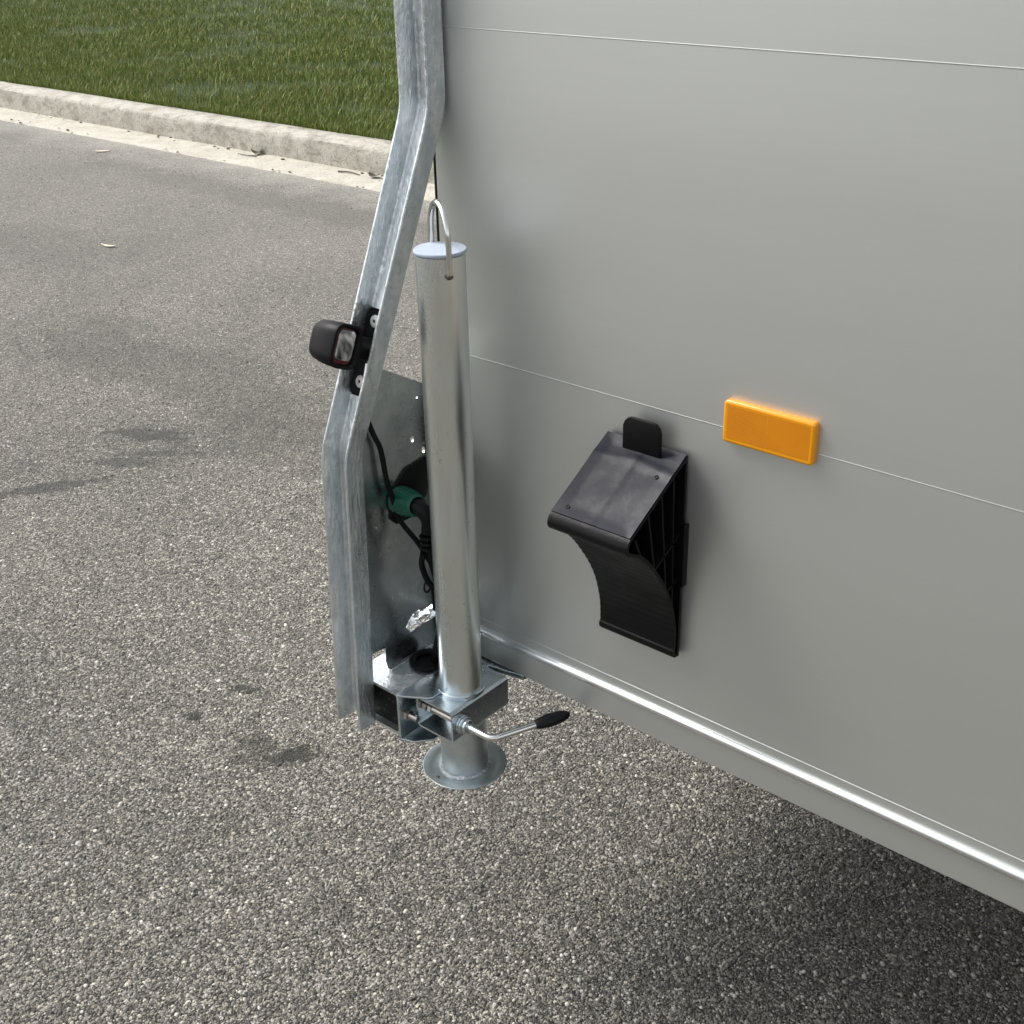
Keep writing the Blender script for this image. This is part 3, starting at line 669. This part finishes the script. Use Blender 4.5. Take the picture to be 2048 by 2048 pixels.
skin([rr_ring(bm, -0.1500, 0.0190, 0.0165, 0.011, cB), rr_ring(bm, -0.1485, 0.0225, 0.0198, 0.0135, cB), rr_ring(bm, -0.1440, 0.0248, 0.0218, 0.0145, cB), rr_ring(bm, -0.125, 0.0270, 0.0234, 0.015, cF), rr_ring(bm, -0.1025, 0.0280, 0.0242, 0.015, cF), rr_ring(bm, -0.1005, 0.0272, 0.0235, 0.0145, cF),
      rr_ring(bm, -0.1003, 0.0248, 0.0208, 0.0125, cF), rr_ring(bm, -0.1022, 0.0232, 0.0180, 0.0105, cF), rr_ring(bm, -0.108, 0.0226, 0.0172, 0.010, cF)], bm)
link('housing', bm, RUBBER, ML, smooth=50)
bm = bmesh.new(); skin([rr_ring(bm, -0.1078, 0.0222, 0.0150, 0.0085, cF), rr_ring(bm, -0.1052, 0.0222, 0.0150, 0.0085, cF)], bm); link('red_lens', bm, REDP, ML)
bm = bmesh.new(); c2 = (cF[0] + 0.0008, cF[1] + 0.001); skin([rr_ring(bm, -0.1052, 0.0185, 0.0138, 0.006, c2), rr_ring(bm, -0.1040, 0.0185, 0.0138, 0.006, c2), rr_ring(bm, -0.1032, 0.0170, 0.0122, 0.005, c2)], bm); link('clear_lens', bm, LENS, ML, smooth=60)
# arm and base plate on the web of the post
bm = bmesh.new()
def slab(x0, x1, u0, u1, v0, v1, c, b_=0.002):
    bb = bmesh.new(); pts = [uvx(x, u, v, c) for x in (x0, x1) for u in (u0, u1) for v in (v0, v1)]
    vs = [bb.verts.new(p) for p in pts]
    for f in ((0, 1, 3, 2), (4, 6, 7, 5), (0, 4, 5, 1), (2, 3, 7, 6), (0, 2, 6, 4), (1, 5, 7, 3)): bb.faces.new([vs[i] for i in f])
    bmesh.ops.recalc_face_normals(bb, faces=bb.faces[:]); bmesh.ops.bevel(bb, geom=bb.edges[:], offset=b_, segments=2, affect='EDGES'); return bb
cW = (0.315 * -0.545 + 0.1192 + 0.0290, -0.545)       # a point on the web
link('base_plate', slab(-0.1450, -0.1095, -0.050, 0.066, -0.008, 0.0, cW, 0.003), RUBBER, ML, smooth=40)
bm = bmesh.new()
A0 = Vector((-0.124 + XO, cW[0], cW[1])) + U * 0.012; A1 = Vector((-0.124 + XO, cF[0], cF[1])) + W * 0.016
link('arm', tube([A0, A0.lerp(A1, 0.3), A0.lerp(A1, 0.7), A1], lambda t: 0.018 - 0.004 * math.sin(math.pi * t), 20, bm), RUBBER, ML)
for (x_, u_) in ((-0.1262, 0.0500), (-0.1272, -0.0300)):
    p = Vector((x_ + XO, cW[0], cW[1])) + U * u_ - W * 0.0078
    wsh = link('washer', lathe(p, -W, [(0.0082, 0), (0.0082, 0.001), (0.0074, 0.0020), (0.0040, 0.0030), (0.0026, 0.0031), (0.0022, 0.0012), (0, 0.0012)], 24), WASHER, ML, smooth=50)
    link('screw_recess', lathe(p - W * 0.0013, -W, [(0.0021, 0), (0.0021, 0.0006), (0, 0.0006)], 6), BLACKP, wsh)

# ------------------------------------------------------------------ amber reflector
RF = thing('side_reflector', (0.41, 0.076, -0.566), 'rectangular amber reflector stuck on the grey panel across its seam', 'reflector')
bm = bmesh.new()
rg = []
for (y, ins) in ((0.0799, 0.0), (0.0735, 0.0), (0.0717, 0.0016), (0.0714, 0.0034), (0.0717, 0.0046), (0.0717, 0.0048)):
    rg.append([bm.verts.new((p[0], y, p[1])) for p in rrect(0.3540 + ins, 0.4660 - ins, -0.5655 + ins, -0.5160 - ins, max(0.0012, 0.0045 - ins), 5)])
skin(rg, bm)
link('reflector_body', bm, AMBER, RF, smooth=40)
bm = bmesh.new()
for half in (0, 1):                                  # two fields of small prisms
    xa, xb = (0.3592, 0.4088) if half == 0 else (0.4094, 0.4608)
    nx, nz = 18, 16
    for i in range(nx):
        for j in range(nz):
            x0 = xa + (xb - xa) * i / nx; x1 = xa + (xb - xa) * (i + 1) / nx; z0 = -0.5602 + 0.0389 * j / nz; z1 = -0.5602 + 0.0389 * (j + 1) / nz
            q = [bm.verts.new((x, 0.07165, z)) for x, z in ((x0, z0), (x1, z0), (x1, z1), (x0, z1))]; c = bm.verts.new(((x0 + x1) / 2, 0.07155 if half else 0.0714, (z0 + z1) / 2))
            for k in range(4): bm.faces.new((q[k], q[(k + 1) % 4], c))
o = link('prism_field', bm, AMBER2, RF, smooth=0)
stuff(o)

# ------------------------------------------------------------------ wheel chock and its holder
HO = thing('chock_holder', (0.255, 0.075, -0.77), 'black plastic holder tab on the panel above the wheel chock', 'holder')
link('catch_tab', poly_prism([(0.2265, -0.604), (0.2795, -0.604), (0.2795, -0.575), (0.2775, -0.569), (0.273, -0.5645), (0.268, -0.5632), (0.2385, -0.5632), (0.2335, -0.5645), (0.229, -0.569), (0.2265, -0.575)], 'y', 0.0600, 0.0655, bev=0.0012), BLACKP, HO, smooth=40)
link('back_plate', box(0.2355, 0.262, 0.0755, 0.0797, -0.80, -0.586, 0.001), BLACKP, HO)
link('tab_bridge', box(0.236, 0.262, 0.0656, 0.0754, -0.602, -0.590, 0.001), BLACKP, HO)
link('side_hook', box(0.3095, 0.3125, 0.070, 0.0797, -0.770, -0.686, 0.001), BLACKP, HO)
link('hook_base', box(0.2625, 0.309, 0.0765, 0.0797, -0.765, -0.69, 0.001), BLACKP, HO)

WC = thing('wheel_chock', (0.252, 0.03, -0.87), 'black plastic wheel chock hanging on the grey panel, hollow side to the right', 'wheel chock')
curve = [(-0.034, -0.6830), (-0.015, -0.694), (0.000, -0.7085), (0.012, -0.7225), (0.026, -0.742), (0.038, -0.7605), (0.049, -0.782), (0.0565, -0.803), (0.0615, -0.824), (0.0633, -0.842), (0.0633, -0.857)]
cv = spline([Vector((a, b, 0)) for a, b in curve], 6)
outer = [(0.0752, -0.5975), (0.060, -0.6052), (-0.034, -0.6602), (-0.0385, -0.6640), (-0.0418, -0.6690), (-0.0425, -0.6745), (-0.0405, -0.6795), (-0.0375, -0.6820)]
for i, p in enumerate(cv):
    off = 0.0007 if (i % 3 == 0 and i > 5) else 0.0
    nrm = Vector((-0.7, -0.7, 0)); outer.append((p.x + nrm.x * off, p.y + nrm.y * off))
outer += [(0.0612, -0.8590), (0.0605, -0.8625), (0.0615, -0.8665), (0.0650, -0.8700), (0.0752, -0.8720)]
inner = [(0.0715, -0.6040), (0.058, -0.6105), (-0.031, -0.6628), (-0.0355, -0.6665), (-0.0380, -0.6715), (-0.0372, -0.6765)] + [(p.x + 0.0036, p.y + 0.0022) for p in cv] + [(0.0660, -0.8660), (0.0715, -0.8680)]
XA, XB = 0.195, 0.309
bm = poly_prism(outer, 'x', XA, XB, holes=[inner])
# top face sinks a little between its ribs, as moulded plates do
bmesh.ops.recalc_face_normals(bm, faces=bm.faces[:])
SHELL = link('shell', bm, CHOCKP, WC, smooth=30)
inn = [(0.0717, -0.6045), (-0.0370, -0.6690), (-0.0365, -0.6760)] + [(p.x + 0.003, p.y + 0.0018) for p in cv[::6]] + [(0.0717, -0.868)]
link('centre_web', poly_prism(inn, 'x', 0.2505, 0.2535), BLACKP, WC)
def plate_between(a, b, x0, x1, t=0.0028):
    a = Vector((a[0], a[1])); b = Vector((b[0], b[1])); n_ = (b - a).normalized(); n_ = Vector((-n_.y, n_.x)) * t / 2
    return poly_prism([tuple(a + n_), tuple(b + n_), tuple(b - n_), tuple(a - n_)], 'x', x0, x1)
for a, b in (((-0.020, -0.6700), (-0.006, -0.7000)), ((0.004, -0.644), (0.022, -0.733)), ((0.030, -0.628), (0.047, -0.773)), ((0.054, -0.614), (0.0625, -0.82)), ((0.0715, -0.70), (0.020, -0.728)), ((0.0715, -0.76), (0.045, -0.771))):
    link('rib', plate_between(a, b, 0.2536, 0.3050), BLACKP, WC)
    link('rib', plate_between(a, b, 0.1975, 0.2504), BLACKP, WC)
# moulded ridges on the sloping top: real relief, 0.4 - 0.9 mm
def on_top(s, x, lift=0.0):        # s: 0 at the panel, 1 at the nose
    return Vector((x, 0.0600 - 0.094 * s, -0.6052 - 0.0550 * s)) + Vector((0, -0.505, 0.863)) * lift
bm = bmesh.new(); NX, NS = 40, 30; G = []
for i in range(NX + 1):
    row = []
    for j in range(NS + 1):
        x = XA + 0.0006 + (XB - XA - 0.0012) * i / NX; s = -0.150 + 1.158 * j / NS; fx = (i / NX); edge = min(fx, 1 - fx, s + 0.16, 1.02 - s)
        h = 0.0003 + 0.0013 * max(0, 1 - edge / 0.14) ** 1.0 + 0.0004 * math.exp(-((fx - 0.5) / 0.05) ** 2) * (1 if s < 0.75 else 0.4) + 0.0010 * math.exp(-((s - 0.10 - 0.12 * abs(fx - 0.5)) / 0.05) ** 2)
        h += 0.0005 * mn.noise(Vector((x * 30, s * 2.5, 0)))
        row.append(bm.verts.new(on_top(s, x, max(0.0002, h))))
    G.append(row)
for i in range(NX):
    for j in range(NS): bm.faces.new((G[i][j], G[i + 1][j], G[i + 1][j + 1], G[i][j + 1]))
rim = [G[i][0] for i in range(NX + 1)] + [G[NX][j] for j in range(1, NS + 1)] + [G[i][NS] for i in range(NX - 1, -1, -1)] + [G[0][j] for j in range(NS - 1, 0, -1)]
low = [bm.verts.new(v.co - Vector((0, -0.505, 0.863)) * 0.003) for v in rim]
for k in range(len(rim)): bm.faces.new((rim[k], rim[(k + 1) % len(rim)], low[(k + 1) % len(rim)], low[k]))
link('top_face', bm, CHOCKT, WC, smooth=60)
for (x_, s_) in ((0.212, 0.90), (0.291, 0.22)):
    link('screw_hole', lathe(on_top(s_, x_, 0.0006), (0, -0.505, 0.863), [(0.0027, 0), (0.0027, 0.0008), (0.0019, 0.0010), (0.0015, 0.0003), (0, 0.0003)], 18), BLACKP, WC)

# ------------------------------------------------------------------ bits lying about
def leaf(name, x, y, z, ln, wd, ang, m, label, cat, curl=0.2, group=None):
    bm = bmesh.new(); N = 8; a = math.radians(ang); L = []; R_ = []
    for i in range(N + 1):
        t = i / N; w_ = wd / 2 * math.sin(math.pi * (0.06 + 0.88 * t)); u = (t - 0.5) * ln; h = z + 0.002 + curl * ln * (t - 0.5) ** 2
        for s, lst in ((1, L), (-1, R_)):
            lst.append([bm.verts.new((x + u * math.cos(a) - s * w_ * math.sin(a), y + u * math.sin(a) + s * w_ * math.cos(a), h + abs(s * w_) * 0.3 + dz)) for dz in (0.0, 0.0012)])
    for i in range(N):
        for k in (0, 1): bm.faces.new((L[i][k], L[i + 1][k], R_[i + 1][k], R_[i][k]))
        for lst in (L, R_): bm.faces.new((lst[i][0], lst[i + 1][0], lst[i + 1][1], lst[i][1]))
    for i in (0, N): bm.faces.new((L[i][0], L[i][1], R_[i][1], R_[i][0]))
    o = link(name, bm, m, smooth=40); o['label'] = label; o['category'] = cat
    if group: o['group'] = group
    return o
PALE = flat('dry_pale_leaf', (0.62, 0.56, 0.44)); DARKL = flat('dark_wet_leaf', (0.05, 0.035, 0.022)); TWIG = flat('brown_twig', (0.09, 0.07, 0.05))
leaf('dry_leaf', -4.174, 2.053, ZG, 0.085, 0.022, 20, PALE, 'pale dry curled leaf lying alone on the open asphalt', 'leaf', 0.5)
leaf('dry_leaf', -6.232, 3.345, ZG, 0.09, 0.03, 50, PALE, 'small pale leaf lying near the far end of the gutter', 'leaf', 0.3)
leaf('dark_leaf', -4.22, 3.800, ZG + 0.008, 0.085, 0.05, 0, DARKL, 'dark brown leaf in the gutter beside the steel post', 'leaf', 0.9)
leaf('dark_leaf', -5.297, 3.835, ZG + 0.008, 0.07, 0.07, 40, DARKL, 'dark leaf clump against the kerb foot, farthest from the post', 'leaf', 1.6)
def twig(pts, r, label):
    o = link('twig', tube(spline(pts, 5), lambda t: r * (1 - 0.5 * t), 6), TWIG); o['label'] = label; o['category'] = 'twig'
twig([(-4.50, 3.78, ZG + 0.012), (-4.42, 3.80, ZG + 0.014), (-4.33, 3.79, ZG + 0.011)], 0.005, 'short dark twig in the gutter left of the steel post')
twig([(-5.25, 3.79, ZG + 0.012), (-5.33, 3.77, ZG + 0.013), (-5.42, 3.78, ZG + 0.011)], 0.004, 'thin twig beside the dark leaf clump at the kerb foot')
for i in range(46):
    x = random.uniform(-9, -3.7); y = random.choice((random.gauss(3.84, 0.02), random.gauss(3.61, 0.02)))
    r = random.uniform(0.005, 0.012); bm = bmesh.new()
    bmesh.ops.create_icosphere(bm, subdivisions=1, radius=1, matrix=Matrix.Translation((x, y, ZG + 0.009 + r * 0.3)) @ Matrix.Diagonal((r * random.uniform(.8, 1.8), r * random.uniform(.6, 1.2), r * 0.5, 1)))
    for v in bm.verts: v.co.z += random.uniform(-r, r) * 0.15; v.co.x += random.uniform(-r, r) * 0.2
    o = link('crumb', bm, random.choice((DARKL, TWIG, TWIG, PALE)), smooth=0); o['label'] = 'small crumb of soil or leaf litter lying in the gutter by the kerb'; o['category'] = 'debris'; o['group'] = 'crumbs of litter in the gutter'
